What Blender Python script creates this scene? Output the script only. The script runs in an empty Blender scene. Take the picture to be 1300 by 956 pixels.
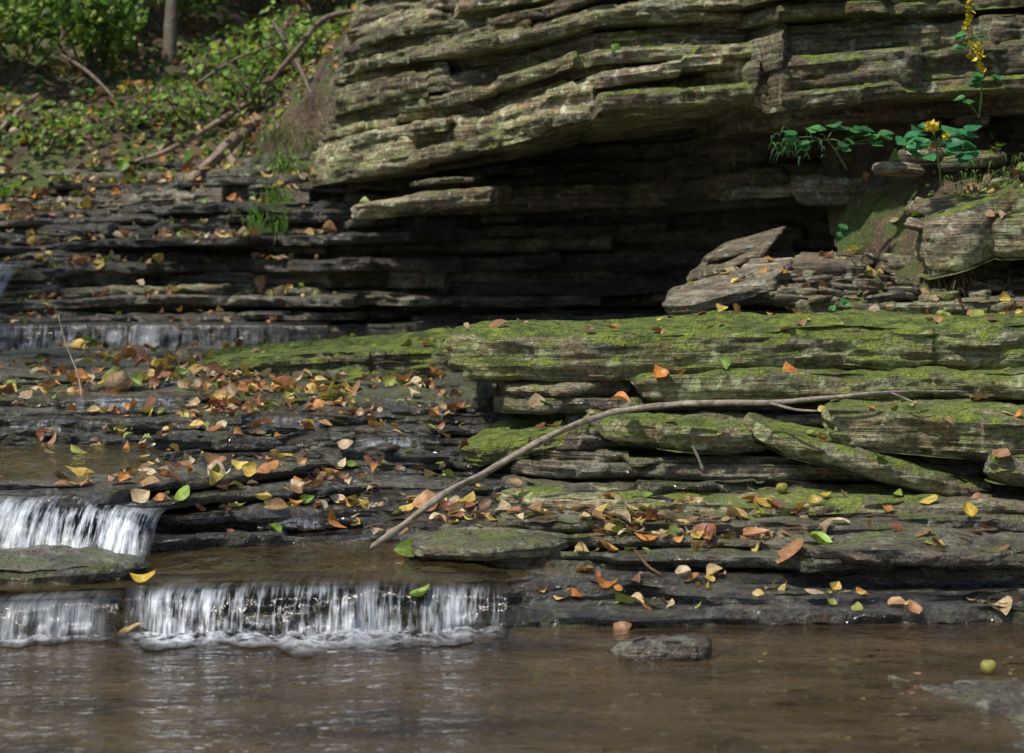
import bpy, math, numpy as np
from mathutils import Vector
rng=np.random.default_rng(7)
F=2528.0; H=1.1
def W(px,py,d): return ((px-650)/F*d, d, H-(py-330)/F*d)
def PX(px,d): return (px-650)/F*d
# ---------- noise ----------
def _h(ix,iy,iz,s):
    n=(ix.astype(np.int64)*374761393+iy.astype(np.int64)*668265263+iz.astype(np.int64)*2147483647+s*974711)&0xffffffff
    n=((n^(n>>13))*1274126177)&0xffffffff
    n=((n^(n>>16))*2246822519)&0xffffffff
    n=n^(n>>15)
    return (n&0xffffff)/float(0xffffff)*2-1
def vn(x,y,z,s=0):
    x,y,z=np.broadcast_arrays(np.asarray(x,float),np.asarray(y,float),np.asarray(z,float))
    x0=np.floor(x);y0=np.floor(y);z0=np.floor(z)
    fx=x-x0;fy=y-y0;fz=z-z0
    fx=fx*fx*(3-2*fx);fy=fy*fy*(3-2*fy);fz=fz*fz*(3-2*fz)
    r=0
    for a in(0,1):
        for b in(0,1):
            for c in(0,1):
                w=(fx if a else 1-fx)*(fy if b else 1-fy)*(fz if c else 1-fz)
                r=r+w*_h(x0+a,y0+b,z0+c,s)
    return r
def fbm(x,y,z,s=0,o=4):
    r=0;a=.5
    for i in range(o):
        r=r+a*vn(x,y,z,s+i*17); x=np.asarray(x)*2.03;y=np.asarray(y)*2.03;z=np.asarray(z)*2.03;a*=.5
    return r
# ---------- builder ----------
class B:
    def __init__(s): s.v=[];s.f=[];s.c=[];s.n=0
    def add(s,V,Fq,C):
        V=np.asarray(V,float).reshape(-1,3); s.v.append(V); s.f.append(np.asarray(Fq)+s.n)
        C=np.asarray(C,float)
        if C.ndim==1: C=np.tile(C,(len(V),1))
        s.c.append(C); s.n+=len(V)
    def grid(s,G,C,closed=False):
        n,m=G.shape[:2]
        i=np.arange(n if closed else n-1)[:,None]; j=np.arange(m-1)[None,:]
        i2=(i+1)%n
        q=np.stack([i*m+j,i2*m+j,i2*m+j+1,i*m+j+1],-1).reshape(-1,4)
        s.add(G.reshape(-1,3),q,C)
    def build(s,name,mat,sharp=None,smooth=True,parent=None):
        V=np.concatenate(s.v);Q=np.concatenate(s.f);C=np.concatenate(s.c)
        me=bpy.data.meshes.new(name)
        me.vertices.add(len(V)); me.vertices.foreach_set("co",V.astype(np.float32).ravel())
        me.loops.add(Q.size); me.loops.foreach_set("vertex_index",Q.astype(np.int32).ravel())
        me.polygons.add(len(Q)); me.polygons.foreach_set("loop_start",np.arange(0,Q.size,4,dtype=np.int32))
        me.update(calc_edges=True)
        me.polygons.foreach_set("use_smooth",np.full(len(Q),smooth))
        a=me.attributes.new("Col","FLOAT_COLOR","POINT")
        a.data.foreach_set("color",np.concatenate([C,np.ones((len(C),1))],1).astype(np.float32).ravel())
        if sharp: me.set_sharp_from_angle(angle=math.radians(sharp))
        me.update()
        o=bpy.data.objects.new(name,me); bpy.context.scene.collection.objects.link(o)
        me.materials.append(mat)
        if parent: o.parent=parent
        return o
# ---------- material helpers ----------
class NT:
    def __init__(s,name):
        s.m=bpy.data.materials.new(name); s.m.use_nodes=True; s.t=s.m.node_tree; s.t.nodes.clear()
    def n(s,ty,ins=None,**k):
        nd=s.t.nodes.new(ty)
        for a,b in k.items(): setattr(nd,a,b)
        for a,b in (ins or {}).items():
            if isinstance(b,bpy.types.NodeSocket): s.t.links.new(b,nd.inputs[a])
            else: nd.inputs[a].default_value=b
        return nd
    def math(s,op,a,b=0.0,c=False):
        return s.n('ShaderNodeMath',{0:a,1:b},operation=op,use_clamp=c).outputs[0]
    def mr(s,v,a,b,c=0.,d=1.):
        return s.n('ShaderNodeMapRange',{0:v,1:a,2:b,3:c,4:d}).outputs[0]
    def mix(s,f,a,b,bl='MIX'):
        nd=s.n('ShaderNodeMix',data_type='RGBA',blend_type=bl)
        for i,x in((0,f),(6,a),(7,b)):
            if isinstance(x,bpy.types.NodeSocket): s.t.links.new(x,nd.inputs[i])
            else: nd.inputs[i].default_value=(x if i==0 else (*x,1))
        return nd.outputs[2]
    def noise(s,vec,sc,det=5,ro=.55,scl=None):
        if scl is not None: vec=s.n('ShaderNodeMapping',{0:vec,3:scl}).outputs[0]
        return s.n('ShaderNodeTexNoise',{'Vector':vec,'Scale':sc,'Detail':det,'Roughness':ro}).outputs[0]
    def out(s,sh): s.n('ShaderNodeOutputMaterial',{0:sh}); return s.m
def rock_mat():
    N=NT("stratified_rock"); g=N.n('ShaderNodeNewGeometry'); P=g.outputs['Position']
    col=N.n('ShaderNodeAttribute',attribute_name="Col"); sep=N.n('ShaderNodeSeparateColor',{0:col.outputs['Color']})
    tint,moss,wet=sep.outputs[0],sep.outputs[1],sep.outputs[2]
    nz=N.n('ShaderNodeSeparateXYZ',{0:g.outputs['Normal']}).outputs[2]
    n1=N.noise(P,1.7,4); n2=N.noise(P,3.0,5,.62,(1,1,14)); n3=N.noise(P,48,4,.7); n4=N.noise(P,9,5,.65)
    c=N.mix(N.mr(n1,.38,.62),(.17,.145,.105),(.35,.32,.235))
    c=N.mix(N.mr(n4,.45,.7),c,(.25,.15,.09))
    c=N.mix(N.mr(n2,.38,.62),N.mix(1.,c,(.34,.33,.32),'MULTIPLY'),c)
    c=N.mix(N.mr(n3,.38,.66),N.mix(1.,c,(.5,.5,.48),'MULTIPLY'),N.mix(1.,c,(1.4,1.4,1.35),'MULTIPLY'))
    lich=N.math('MULTIPLY',N.mr(N.noise(P,14,4,.6),.57,.64),.6)
    c=N.mix(lich,c,(.42,.43,.32))
    tc=N.n('ShaderNodeCombineColor',{0:tint,1:tint,2:tint}).outputs[0]
    c=N.mix(1.,c,tc,'MULTIPLY')
    alg=N.math('MULTIPLY',N.mr(N.noise(P,2.6,5,.6),.38,.58),N.math('MULTIPLY',moss,.9),True)
    c=N.mix(alg,c,N.mix(1.,c,(.91,1.18,.45),'MULTIPLY'))
    mn=N.noise(P,5.5,6,.7); mh=N.noise(P,85,3,.7)
    up=N.mr(nz,-.1,.8,0,.5)
    mk=N.math('ADD',N.math('ADD',up,N.math('MULTIPLY',mn,1.4)),N.math('MULTIPLY',moss,.75))
    mk=N.mr(mk,1.39,1.64); mk=N.math('MULTIPLY',mk,N.mr(moss,0.03,.2))
    mc=N.mix(N.mr(N.noise(P,11,4,.65),.38,.62),(.065,.10,.016),(.28,.335,.05))
    mc=N.mix(N.mr(mh,.35,.6),N.mix(1.,mc,(.35,.42,.4),'MULTIPLY'),mc)
    c=N.mix(mk,c,mc)
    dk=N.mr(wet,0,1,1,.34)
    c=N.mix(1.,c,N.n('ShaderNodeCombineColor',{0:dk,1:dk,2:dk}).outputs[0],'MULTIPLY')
    r=N.math('MULTIPLY',N.mr(n4,.35,.6,.6,1.),wet)
    rough=N.mr(r,0,.75,.85,.12); rough=N.math('ADD',rough,N.math('MULTIPLY',mk,.3),True)
    hgt=N.math('ADD',N.math('MULTIPLY',n2,1.2),N.math('ADD',N.math('MULTIPLY',n3,N.mr(wet,0,1,.5,1.5)),n4))
    hgt=N.math('ADD',hgt,N.math('MULTIPLY',N.math('MULTIPLY',mk,mh),1.1))
    bp=N.n('ShaderNodeBump',{'Height':hgt,'Strength':.9,'Distance':.028}).outputs[0]
    p=N.n('ShaderNodeBsdfPrincipled',{'Base Color':c,'Roughness':rough,'Normal':bp,'Specular IOR Level':.5,'Coat Weight':wet,'Coat Roughness':.1,'Coat IOR':1.6})
    N.t.links.new(bp,p.inputs['Coat Normal'])
    return N.out(p.outputs[0])
def soil_mat():
    N=NT("forest_soil"); g=N.n('ShaderNodeNewGeometry'); P=g.outputs['Position']
    c=N.mix(N.mr(N.noise(P,4,6,.65),.35,.65),(.05,.035,.022),(.18,.125,.075))
    c=N.mix(N.mr(N.noise(P,2.5,5,.65),.48,.58),c,(.09,.14,.03))
    c=N.mix(N.mr(N.noise(P,30,4,.7),.55,.68),c,(.30,.20,.11))
    bp=N.n('ShaderNodeBump',{'Height':N.noise(P,25,5,.7),'Strength':1.,'Distance':.07}).outputs[0]
    return N.out(N.n('ShaderNodeBsdfPrincipled',{'Base Color':c,'Roughness':.95,'Normal':bp}).outputs[0])
def leaf_mat(name,tr=.35,ro=.5):
    N=NT(name); g=N.n('ShaderNodeNewGeometry'); P=g.outputs['Position']
    col=N.n('ShaderNodeAttribute',attribute_name="Col").outputs['Color']
    c=N.mix(N.mr(N.noise(P,60,3,.6),.4,.65),col,N.mix(1.,col,(.6,.5,.45),'MULTIPLY'))
    p=N.n('ShaderNodeBsdfPrincipled',{'Base Color':c,'Roughness':ro})
    t=N.n('ShaderNodeBsdfTranslucent',{'Color':c})
    return N.out(N.n('ShaderNodeMixShader',{0:tr,1:p.outputs[0],2:t.outputs[0]}).outputs[0])
def bark_mat():
    N=NT("bark"); g=N.n('ShaderNodeNewGeometry'); P=g.outputs['Position']
    col=N.n('ShaderNodeAttribute',attribute_name="Col").outputs['Color']
    n=N.noise(P,30,5,.7)
    c=N.mix(N.mr(n,.35,.65),N.mix(1.,col,(.35,.33,.3),'MULTIPLY'),col)
    bp=N.n('ShaderNodeBump',{'Height':n,'Strength':.7,'Distance':.01}).outputs[0]
    return N.out(N.n('ShaderNodeBsdfPrincipled',{'Base Color':c,'Roughness':.8,'Normal':bp}).outputs[0])
def water_mat(name,c1,c2,scl,dist,murk=.5,tint=(.55,.42,.26)):
    N=NT(name); g=N.n('ShaderNodeNewGeometry'); P=g.outputs['Position']
    c=N.mix(N.mr(N.noise(P,1.6,5,.6,scl),.38,.62),c1,c2)
    a=N.noise(P,6,3,.55,scl); b=N.noise(P,26,2,.5,scl)
    h=N.math('ADD',a,N.math('MULTIPLY',b,.16))
    bp=N.n('ShaderNodeBump',{'Height':h,'Strength':1.,'Distance':dist}).outputs[0]
    body=N.n('ShaderNodeMixShader',{0:murk,1:N.n('ShaderNodeBsdfTransparent',{0:(*tint,1)}).outputs[0],2:N.n('ShaderNodeBsdfDiffuse',{0:c}).outputs[0]}).outputs[0]
    gl=N.n('ShaderNodeBsdfGlossy',{'Color':(1,1,1,1),'Roughness':.02,'Normal':bp}).outputs[0]
    fr=N.n('ShaderNodeFresnel',{'IOR':1.42,'Normal':bp}).outputs[0]
    return N.out(N.n('ShaderNodeMixShader',{0:fr,1:body,2:gl}).outputs[0])
def cascade_mat():
    N=NT("falling_water"); g=N.n('ShaderNodeNewGeometry'); P=g.outputs['Position']
    foam=N.n('ShaderNodeSeparateColor',{0:N.n('ShaderNodeAttribute',attribute_name="Col").outputs['Color']})
    st=N.noise(P,1.,4,.7,(55,5,6)); bl=N.noise(P,1.,4,.6,(6,4,4)); fi=N.noise(P,1,2,.5,(140,10,14))
    f=N.math('ADD',N.math('ADD',N.math('MULTIPLY',st,1.1),N.math('MULTIPLY',fi,.45)),N.math('MULTIPLY',bl,1.2))
    f=N.mr(f,1.2,1.7); f=N.math('MULTIPLY',f,foam.outputs[0],True)
    f=N.math('MAXIMUM',f,N.math('MULTIPLY',foam.outputs[1],N.mr(N.math('ADD',N.noise(P,28,4,.7),N.math('MULTIPLY',bl,.6)),.68,.92)))
    bp=N.n('ShaderNodeBump',{'Height':st,'Strength':.6,'Distance':.02}).outputs[0]
    white=N.n('ShaderNodeBsdfPrincipled',{'Base Color':(.78,.82,.86,1),'Roughness':.35,'Normal':bp}).outputs[0]
    tr=N.n('ShaderNodeBsdfTransparent',{0:(.8,.76,.66,1)}).outputs[0]
    gl=N.n('ShaderNodeBsdfGlossy',{'Color':(1,1,1,1),'Roughness':.12,'Normal':bp}).outputs[0]
    fr=N.n('ShaderNodeFresnel',{'IOR':1.33,'Normal':bp}).outputs[0]
    film=N.n('ShaderNodeMixShader',{0:fr,1:tr,2:gl}).outputs[0]
    return N.out(N.n('ShaderNodeMixShader',{0:f,1:film,2:white}).outputs[0])
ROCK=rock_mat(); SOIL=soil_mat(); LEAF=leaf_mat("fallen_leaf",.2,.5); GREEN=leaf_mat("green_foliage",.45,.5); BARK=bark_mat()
POOL=water_mat("muddy_water",(.06,.042,.022),(.17,.12,.068),(1.1,2.6,1),.02,.38,(.62,.51,.34))
FLOW=water_mat("flowing_water",(.06,.05,.017),(.20,.145,.06),(2.2,1.4,1),.02,.35,(.7,.58,.32))
CASC=cascade_mat()
# ---------- rock generators ----------
def sublay(x,y,z,thick,s,amp):
    n=max(1,int(round(thick/.026)))
    k=np.floor((z/thick+1)*n*.999+ .35*vn(x*2,y*2,0*x,s+9))
    return amp*vn(x*4.5,y*4.5,k*7.37+s,s+3)+amp*.5*vn(x*16,y*16,k*5.1+s,s+5)
def strata(Bd,edge,thick,back,tint=1,moss=.3,wet=0,seed=0,jag=.08,dx=.014,topn=.012,x0=None,x1=None,ramp=0.0,zj=.006,zw=.0,bw=.55):
    r=np.random.default_rng(seed+1000)
    E=np.array(sorted(edge)); x0=E[0,0] if x0 is None else x0; x1=E[-1,0] if x1 is None else x1
    X=np.arange(x0,x1,dx); n=len(X)
    Y=np.interp(X,E[:,0],E[:,1]); Z=np.interp(X,E[:,0],E[:,2])
    off=np.zeros(n); dz=np.zeros(n); cur=x0
    while cur<x1:
        w=bw*r.lognormal(0,.8); m=(X>=cur)&(X<cur+w)
        sl=r.uniform(-.35,.35)
        off[m]=r.normal()*jag*.38+sl*(X[m]-cur-w/2)*min(1,jag*5)
        if r.random()<.12: off[m]+=jag*1.2
        dz[m]=r.normal()*zj; cur+=w
    ker=np.array([.25,.5,.25]); off=np.convolve(np.pad(off,1,'edge'),ker,'valid')
    off=off+jag*2.0*fbm(X*1.1,0*X,0*X+seed,seed)+jag*.7*fbm(X*5,0*X,0*X,seed+4)
    Y=Y+off; Z=Z+dz+zw*2*fbm(X*.9,0*X,0*X+seed*3.3,seed+6,3)
    L=max(4,int(thick/.010)); L=min(L,15)
    prof=[(back,-thick,0),(.14,-thick,0),(.04,-thick,.5)]
    er=min(.03,.3*thick)
    for i in range(L+1):
        t=i/L; zz=-thick+thick*t
        rd=er*(max(0,abs(2*t-1)-.4)/.6)**2
        prof.append((rd+(.018*(1-t)),zz,1))
    bk=np.concatenate([[er+.015,er+.035,.085,.12,.16,.22],np.linspace(.3,back,max(4,int((back-.3)/.12)))])
    for b_ in bk: prof.append((b_,0,2))
    pr=np.array(prof); m=len(pr)
    G=np.zeros((n,m,3)); G[:,:,0]=X[:,None]; G[:,:,1]=Y[:,None]+pr[None,:,0]; G[:,:,2]=Z[:,None]+pr[None,:,1]
    k=pr[:,2]; side=(k==1)|(k==.5)
    XX=G[:,:,0];YY=G[:,:,1].copy()
    Yb=0*XX+Y[:,None]; Zb=0*XX+pr[None,:,1]
    sl=sublay(XX,Yb,Zb,thick,seed,.02)
    ch=np.clip(vn(XX*5+.3*seed,Yb*0,G[:,:,2]*13,seed+31)-.25,0,1)*.07*min(1,thick/.05)
    G[:,:,1]+=np.where(side[None,:],sl+ch,0)
    top=(k==2)
    G[:,:,2]+=np.where(top[None,:],topn*2.0*fbm(XX*4,YY*4,0*XX,seed+2)+ramp*pr[None,:,0],0)
    dn=fbm(XX*14,YY*14,G[:,:,2]*30,seed+7,3)
    G[:,:,1]+=dn*.022; G[:,:,2]+=dn*.008*top[None,:]; G[:,:,0]+=.014*vn(XX*18,YY*18,G[:,:,2]*25,seed+8)
    t=tint*(1+.12*r.normal())
    Bd.grid(G,(t,moss,wet))
def slab(name,pts,ztop,thick,tx=0,ty=0,tint=1,moss=.4,wet=0,seed=0,rough=1.,n=None,lam=.014,mat=None,bd=None,px=True):
    p=np.array([(PX(a,d),d) for a,d in pts]) if px else np.array(pts,float)
    q=np.vstack([p,p[:1]]); s=np.r_[0,np.cumsum(np.hypot(*np.diff(q,axis=0).T))]
    if n is None: n=int(np.clip(s[-1]/.013,90,460))
    u=np.linspace(0,s[-1],n,endpoint=False)
    R=np.stack([np.interp(u,s,q[:,0]),np.interp(u,s,q[:,1])],1)
    for _ in range(max(2,n//70)): R=.25*np.roll(R,1,0)+.5*R+.25*np.roll(R,-1,0)
    c=R.mean(0); d=R-c; dist=np.hypot(*d.T)[:,None]; dr=d/dist
    size=math.sqrt(s[-1]/4)
    w=rough*(.06*size*fbm(R[:,0]*3,R[:,1]*3,0*R[:,0]+seed,seed,4)+.035*np.round(2*vn(R[:,0]*4,R[:,1]*4,0*R[:,0],seed+1))/2)
    R=R+dr*w[:,None]
    L=int(np.clip(thick/.009,4,20)); A=[]
    for f,z in((.98,-thick*.8),(.5,-thick),(.1,-thick)):
        A.append((R+(c-R)*f,np.full(n,z),0))
    er=min(.034,.3*thick)
    for i in range(L+1):
        t=i/L; rd=er*(max(0,abs(2*t-1)-.35)/.65)**2
        A.append((R-dr*(rd+.03*(1-t)*min(1,thick/.1)),np.full(n,-thick+thick*t),1))
    for ins in(.012,.026,.045,.07):
        A.append((R-dr*np.minimum(er+ins,dist*.3),np.full(n,0.),2))
    Rl=A[-1][0]
    for f in np.linspace(.08,.98,16): A.append((Rl+(c-Rl)*f,np.full(n,0.),2))
    m=len(A); G=np.zeros((n,m,3)); kd=np.array([a[2] for a in A])
    for j,(a,z,k) in enumerate(A): G[:,j,:2]=a; G[:,j,2]=z
    XX=G[:,:,0].copy();YY=G[:,:,1].copy();ZZ=G[:,:,2].copy()
    sd=(kd==1)[None,:]
    fr=min(1,max(rough,.3))
    sl=(sublay(XX,YY,ZZ,thick,seed,lam)-np.clip(vn(XX*5,YY*5,ZZ*13,seed+31)-.2,0,1)*.06*fr*min(1,thick/.08))*sd
    G[:,:,:2]+=sl[...,None]*dr[:,None,:]
    dn=fbm(XX*13,YY*13,ZZ*35,seed+7,4)
    G[:,:,:2]+=(dn*.024*fr*sd)[...,None]*dr[:,None,:]
    tp=(kd==2)[None,:]
    und=.035*fbm(XX*2.2,YY*2.2,0*XX,seed+11,4)*size**.5
    lamn=.012*np.round(2.2*fbm(XX*3.1,YY*5,0*XX,seed+13,3)*2)/2
    edgef=np.clip((np.arange(m)-np.argmax(kd==2)+1)/4.,0,1)[None,:]
    G[:,:,2]+=np.where(tp,(und+lamn)*edgef*rough+.012*fr*dn,0)
    G[:,:,2]+=ztop+tx*(XX-c[0])+ty*(YY-c[1])+.022*fr*fbm(XX*2.5,YY*2.5,0*XX,seed+20)*min(1,size)
    own=bd is None
    if own: bd=B()
    bd.grid(G,(tint,moss,wet),closed=True)
    if own: return bd.build(name,mat or ROCK,sharp=50)
def E(*l): return [W(*a) for a in l]
# ---------- LOWER BED ----------
b=B()
xs=np.arange(-6.3,6.3,.04); ys=np.arange(1.5,12.5,.04)
X,Y=np.meshgrid(xs,ys,indexing='ij')
Zb=np.interp(Y,[1.5,5.6,5.9,6.2,6.8,8.6,12.5],[-.075,-.055,-.04,.0,.05,.38,.42])+.05*fbm(X*2,Y*3,0*X,5)+.03*np.round(2*fbm(X*1.5,Y*2,0*X,6))/2+.02*fbm(X*9,Y*12,0*X,8)
Zb=np.minimum(Zb,np.interp(Y,[5.8,5.9,6.2,6.8,8.6,12.5],[9,-.03,.0,.05,.36,.4]))
Zb=np.where(Y<5.9,np.minimum(Zb,-.02),Zb)
b.grid(np.stack([X,Y,Zb],-1),(1.1,.05,.4))
zl=.105
strata(b,[(-5.5,5.75,zl-.01),(-1.6,5.85,zl-.01),(-1.25,5.98,zl),(-.55,6.02,zl),(-.05,6.04,zl),(.15,6.2,zl),(1,6.35,zl),(5,6.3,zl)],.1,1.1,.8,.15,.9,seed=1,jag=.025,topn=.01)
strata(b,[(-5.5,5.66,.03),(-1.3,5.86,.03),(-.1,5.97,.035),(.05,6.0,.04),(5,5.9,.04)],.12,.9,.8,.2,.95,seed=2,jag=.04)
strata(b,[(-.06,6.08,.075),(.5,6.1,.075),(1.6,6.12,.07),(5,6.0,.07)],.05,.8,.9,.25,.9,seed=3,jag=.05,topn=.02)
strata(b,[(-.3,6.38,.13),(.6,6.36,.125),(1.7,6.3,.125),(5,6.2,.13)],.06,.8,1.,.25,.85,seed=4,jag=.06,topn=.018)
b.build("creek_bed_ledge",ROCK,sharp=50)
# ---------- left steps ----------
b=B()
st=[(.165,6.78),(.205,6.93),(.25,7.2),(.295,7.5),(.34,7.78),(.39,8.02),(.445,8.3),(.5,8.6)]
for k,(z,d) in enumerate(st):
    dl=6.72+.04*k if k<4 else d-.05
    zz=z
    strata(b,[(-6,dl-.1,zz),(PX(-100,dl),dl,zz),(PX(165,dl),dl+.02,zz),(PX(230,d),d+.03,zz),(PX(450,d),d+.05,z),(PX(640,d),d-.1,z),(PX(900,d),d-.15,z)],.062,1.3 if k<7 else 3.9,1.1,.2+.1*(k>4)+.15*(k==7),.98-.25*(k==7),seed=20+k,jag=.085,topn=.024)
    if k in(1,2,3,5,6):
        strata(b,[(-6,dl+.1,zz+.02),(PX(165,dl),dl+.12,zz+.02),(PX(450,d),d+.14,z+.02),(PX(900,d),d,z+.02)],.03,.8,1.15,.2,.95,seed=40+k,jag=.12,topn=.018)
for k,(d,z) in enumerate([(9.1,.525),(9.6,.545),(10.2,.56),(10.9,.575)]):
    strata(b,[(-6,d,z),(-2,d-.1,z),(-1,d+.1,z),(.3,d,z)],.04,1.4,1.,.35,.7,seed=50+k,jag=.2,topn=.02,dx=.02)
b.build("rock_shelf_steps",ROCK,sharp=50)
b=B()
for k,(z,d,l,mo,we) in enumerate([(.17,6.36,515,.35,.6),(.2,6.5,560,.3,.6),(.225,6.62,640,.3,.5),(.245,6.78,700,.4,.35),(.3,7.15,640,.3,.6),(.345,7.22,650,.3,.5),(.39,7.3,660,.35,.3),(.45,7.42,690,.3,.4),(.51,7.55,720,.3,.3),(.57,7.62,640,.3,.3),(.62,7.75,650,.3,.3),(.67,7.85,600,.3,.3)]):
    strata(b,[(PX(l-14,d)-.0,d+.45,z-.02),(PX(l,d),d+.1,z),(PX(l+50,d),d+.0,z),(PX(900,d),d-.02,z),(PX(1350,d),d-.08,z+.005),(5,d-.1,z)],.04 if k<4 else .062,1.2,1.,mo,we,seed=60+k,jag=.06,topn=.014)
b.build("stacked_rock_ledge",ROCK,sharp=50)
# ---------- named slabs ----------
nm="mossy_rock_slab"
slab(nm,[(570,8.0),(585,7.68),(640,7.6),(760,7.56),(900,7.6),(1080,7.55),(1300,7.5),(1500,7.45),(1500,8.9),(1200,8.9),(900,8.6),(640,8.4)],.855,.17,.018,.035,1.15,.72,0,seed=101,lam=.02)
slab("rock_slab",[(632,7.9),(640,7.62),(720,7.58),(800,7.66),(830,7.9),(800,8.3),(660,8.3)],.635,.085,.02,.02,1.0,.35,0,seed=102)
slab(nm,[(800,7.75),(815,7.52),(950,7.46),(1150,7.42),(1330,7.35),(1500,7.4),(1500,8.2),(830,8.2)],.685,.1,.01,.03,1.15,.6,0,seed=103)
slab(nm,[(742,7.5),(765,7.27),(850,7.18),(930,7.18),(990,7.3),(1010,7.7),(900,7.9),(760,7.85)],.515,.1,-.03,.06,1.15,.58,0,seed=104,lam=.02)
slab(nm,[(935,7.25),(990,7.08),(1120,6.98),(1220,6.98),(1262,7.1),(1200,7.5),(1040,7.7),(950,7.5)],.42,.085,-.24,.06,1.15,.58,0,seed=105)
slab("rock_slab",[(1035,7.4),(1050,7.1),(1160,7.0),(1330,6.95),(1450,6.95),(1450,7.7),(1200,7.8),(1060,7.7)],.56,.15,-.03,.05,1.2,.52,0,seed=106,lam=.022)
slab(nm,[(1245,7.0),(1262,6.87),(1330,6.83),(1420,6.85),(1420,7.2),(1270,7.25)],.43,.1,.0,.05,1.,.65,0,seed=107)
slab(nm,[(585,7.6),(610,7.42),(680,7.36),(748,7.4),(770,7.7),(700,7.9),(610,7.85)],.46,.07,.22,.08,1.,.78,0,seed=108)
slab("rock_slab",[(642,7.1),(680,6.9),(800,6.82),(960,6.76),(1110,6.8),(1200,6.98),(1240,7.3),(1100,7.6),(850,7.65),(690,7.45)],.285,.045,.0,.05,1.4,.48,0,seed=109,lam=.022)
slab("rock_slab",[(1120,6.9),(1200,6.78),(1350,6.7),(1500,6.75),(1500,7.2),(1150,7.2)],.265,.06,.02,.03,.95,.35,.2,seed=110)
slab("rock_slab",[(508,6.62),(530,6.42),(620,6.36),(700,6.42),(730,6.6),(640,6.8),(540,6.78)],.185,.04,.02,.02,1.05,.4,.4,seed=111)
slab("rock_slab",[(960,6.45),(1040,6.28),(1200,6.22),(1290,6.25),(1330,6.5),(1200,6.7),(1000,6.65)],.2,.05,.0,.03,1.,.3,.5,seed=112)
slab("rock_slab",[(-160,6.2),(-60,6.02),(90,5.99),(165,6.08),(198,6.3),(150,6.52),(-60,6.6)],.158,.08,.0,-.01,1.1,.35,.6,seed=113,lam=.02)
slab("rock_slab",[(1105,5.32),(1150,5.42),(1230,5.5),(1400,5.52),(1600,5.2),(1600,3.9),(1330,4.0),(1240,4.8)],-.006,.1,.025,.0,1.1,.15,.6,seed=114,rough=.9)
slab("creek_stone",[(783,5.5),(798,5.45),(850,5.43),(905,5.45),(914,5.51),(890,5.58),(810,5.57)],.055,.09,.05,0,.9,.05,.6,seed=115,rough=.7)
slab(nm,[(240,10.0),(330,9.75),(450,9.7),(575,9.65),(610,9.9),(620,11),(420,11.2),(300,10.9)],.66,.16,.07,.02,.9,.75,.1,seed=116,lam=.02)
slab("rock_slab",[(985,9.0),(1010,8.72),(1150,8.65),(1400,8.6),(1500,9.4),(1020,9.4)],.94,.08,.01,.04,1.05,.3,0,seed=117)
slab("rock_slab",[(838,9.15),(880,8.95),(985,8.9),(1000,9.2),(930,9.5),(850,9.5)],.995,.07,.30,.12,.9,.05,.1,seed=118,rough=.55,lam=.01)
slab("rock_slab",[(935,9.45),(950,9.25),(1000,9.2),(1015,9.5),(950,9.7)],1.09,.12,.12,.1,1.35,.02,0,seed=119,rough=.3,lam=.006)
slab("rock_slab",[(1003,9.45),(1010,9.25),(1100,9.2),(1112,9.5),(1010,9.7)],1.12,.14,.03,.1,1.1,.1,0,seed=131,rough=.4,lam=.01)
slab("rock_slab",[(1108,9.3),(1125,9.15),(1240,9.1),(1290,9.3),(1130,9.6)],1.12,.11,-.05,.05,1.,.2,0,seed=120,rough=.5)
slab("boulder",[(1152,9.0),(1175,8.78),(1230,8.7),(1285,8.78),(1300,9.1),(1200,9.3)],1.37,.27,.35,.1,1.25,.55,0,seed=121,lam=.006,rough=.6)
slab("boulder",[(1238,8.85),(1265,8.68),(1360,8.62),(1400,9.0),(1260,9.0)],1.30,.18,.05,.05,1.1,.4,0,seed=122,lam=.008,rough=.6)
slab("boulder",[(1255,8.9),(1280,8.75),(1380,8.7),(1400,9.1),(1280,9.1)],1.44,.13,.1,.05,1.05,.55,0,seed=123,lam=.008,rough=.6)
slab("rock_slab",[(868,9.9),(905,9.7),(972,9.6),(990,9.85),(900,10.2)],1.13,.035,.5,.15,.9,.1,0,seed=124,rough=.5,lam=.004)
slab("rock_slab",[(890,9.9),(915,9.75),(985,9.7),(1000,10.),(920,10.2)],1.19,.03,.35,.1,.8,.1,0,seed=132,rough=.5,lam=.004)
slab("rock_slab",[(905,10.6),(930,10.3),(1010,10.15),(1040,10.5),(950,10.8)],1.5,.07,.12,.05,.9,.4,.2,seed=125)
slab("rock_slab",[(1000,10.1),(1040,9.9),(1120,9.85),(1160,10.2),(1050,10.5)],1.52,.14,-.02,.05,.9,.5,.1,seed=126)
slab("rock_slab",[(446,11.7),(470,11.35),(560,11.2),(630,11.1),(650,11.5),(560,12),(470,12)],1.48,.10,.13,.03,1.5,.3,0,seed=127,lam=.012,rough=.7)
slab("rock_slab",[(520,11.7),(540,11.3),(600,11.2),(625,11.5),(580,12)],1.57,.03,.06,.03,1.2,.3,0,seed=128)
r=np.random.default_rng(3); b=B()
def pebble(x,d,z,s,seed,tint,moss=.2,wet=0.):
    a=np.linspace(0,2*np.pi,7)[:-1]+r.uniform(0,6); rr=s*r.uniform(.7,1.3,6)
    slab("x",np.stack([x+rr*np.cos(a)*1.3,d+rr*np.sin(a)],1),z,s*.6,r.uniform(-.25,.25),r.uniform(-.2,.2),tint,moss,wet,seed=seed,n=40,bd=b,px=False,rough=.3)
for i in range(70):
    px=r.uniform(960,1400); d=r.uniform(8.7,9.2)
    pebble(PX(px,d),d,.92+(d-8.7)*.2+r.uniform(.0,.04),r.uniform(.02,.07),300+i,r.uniform(.8,1.25),r.uniform(0,.3))
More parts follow.
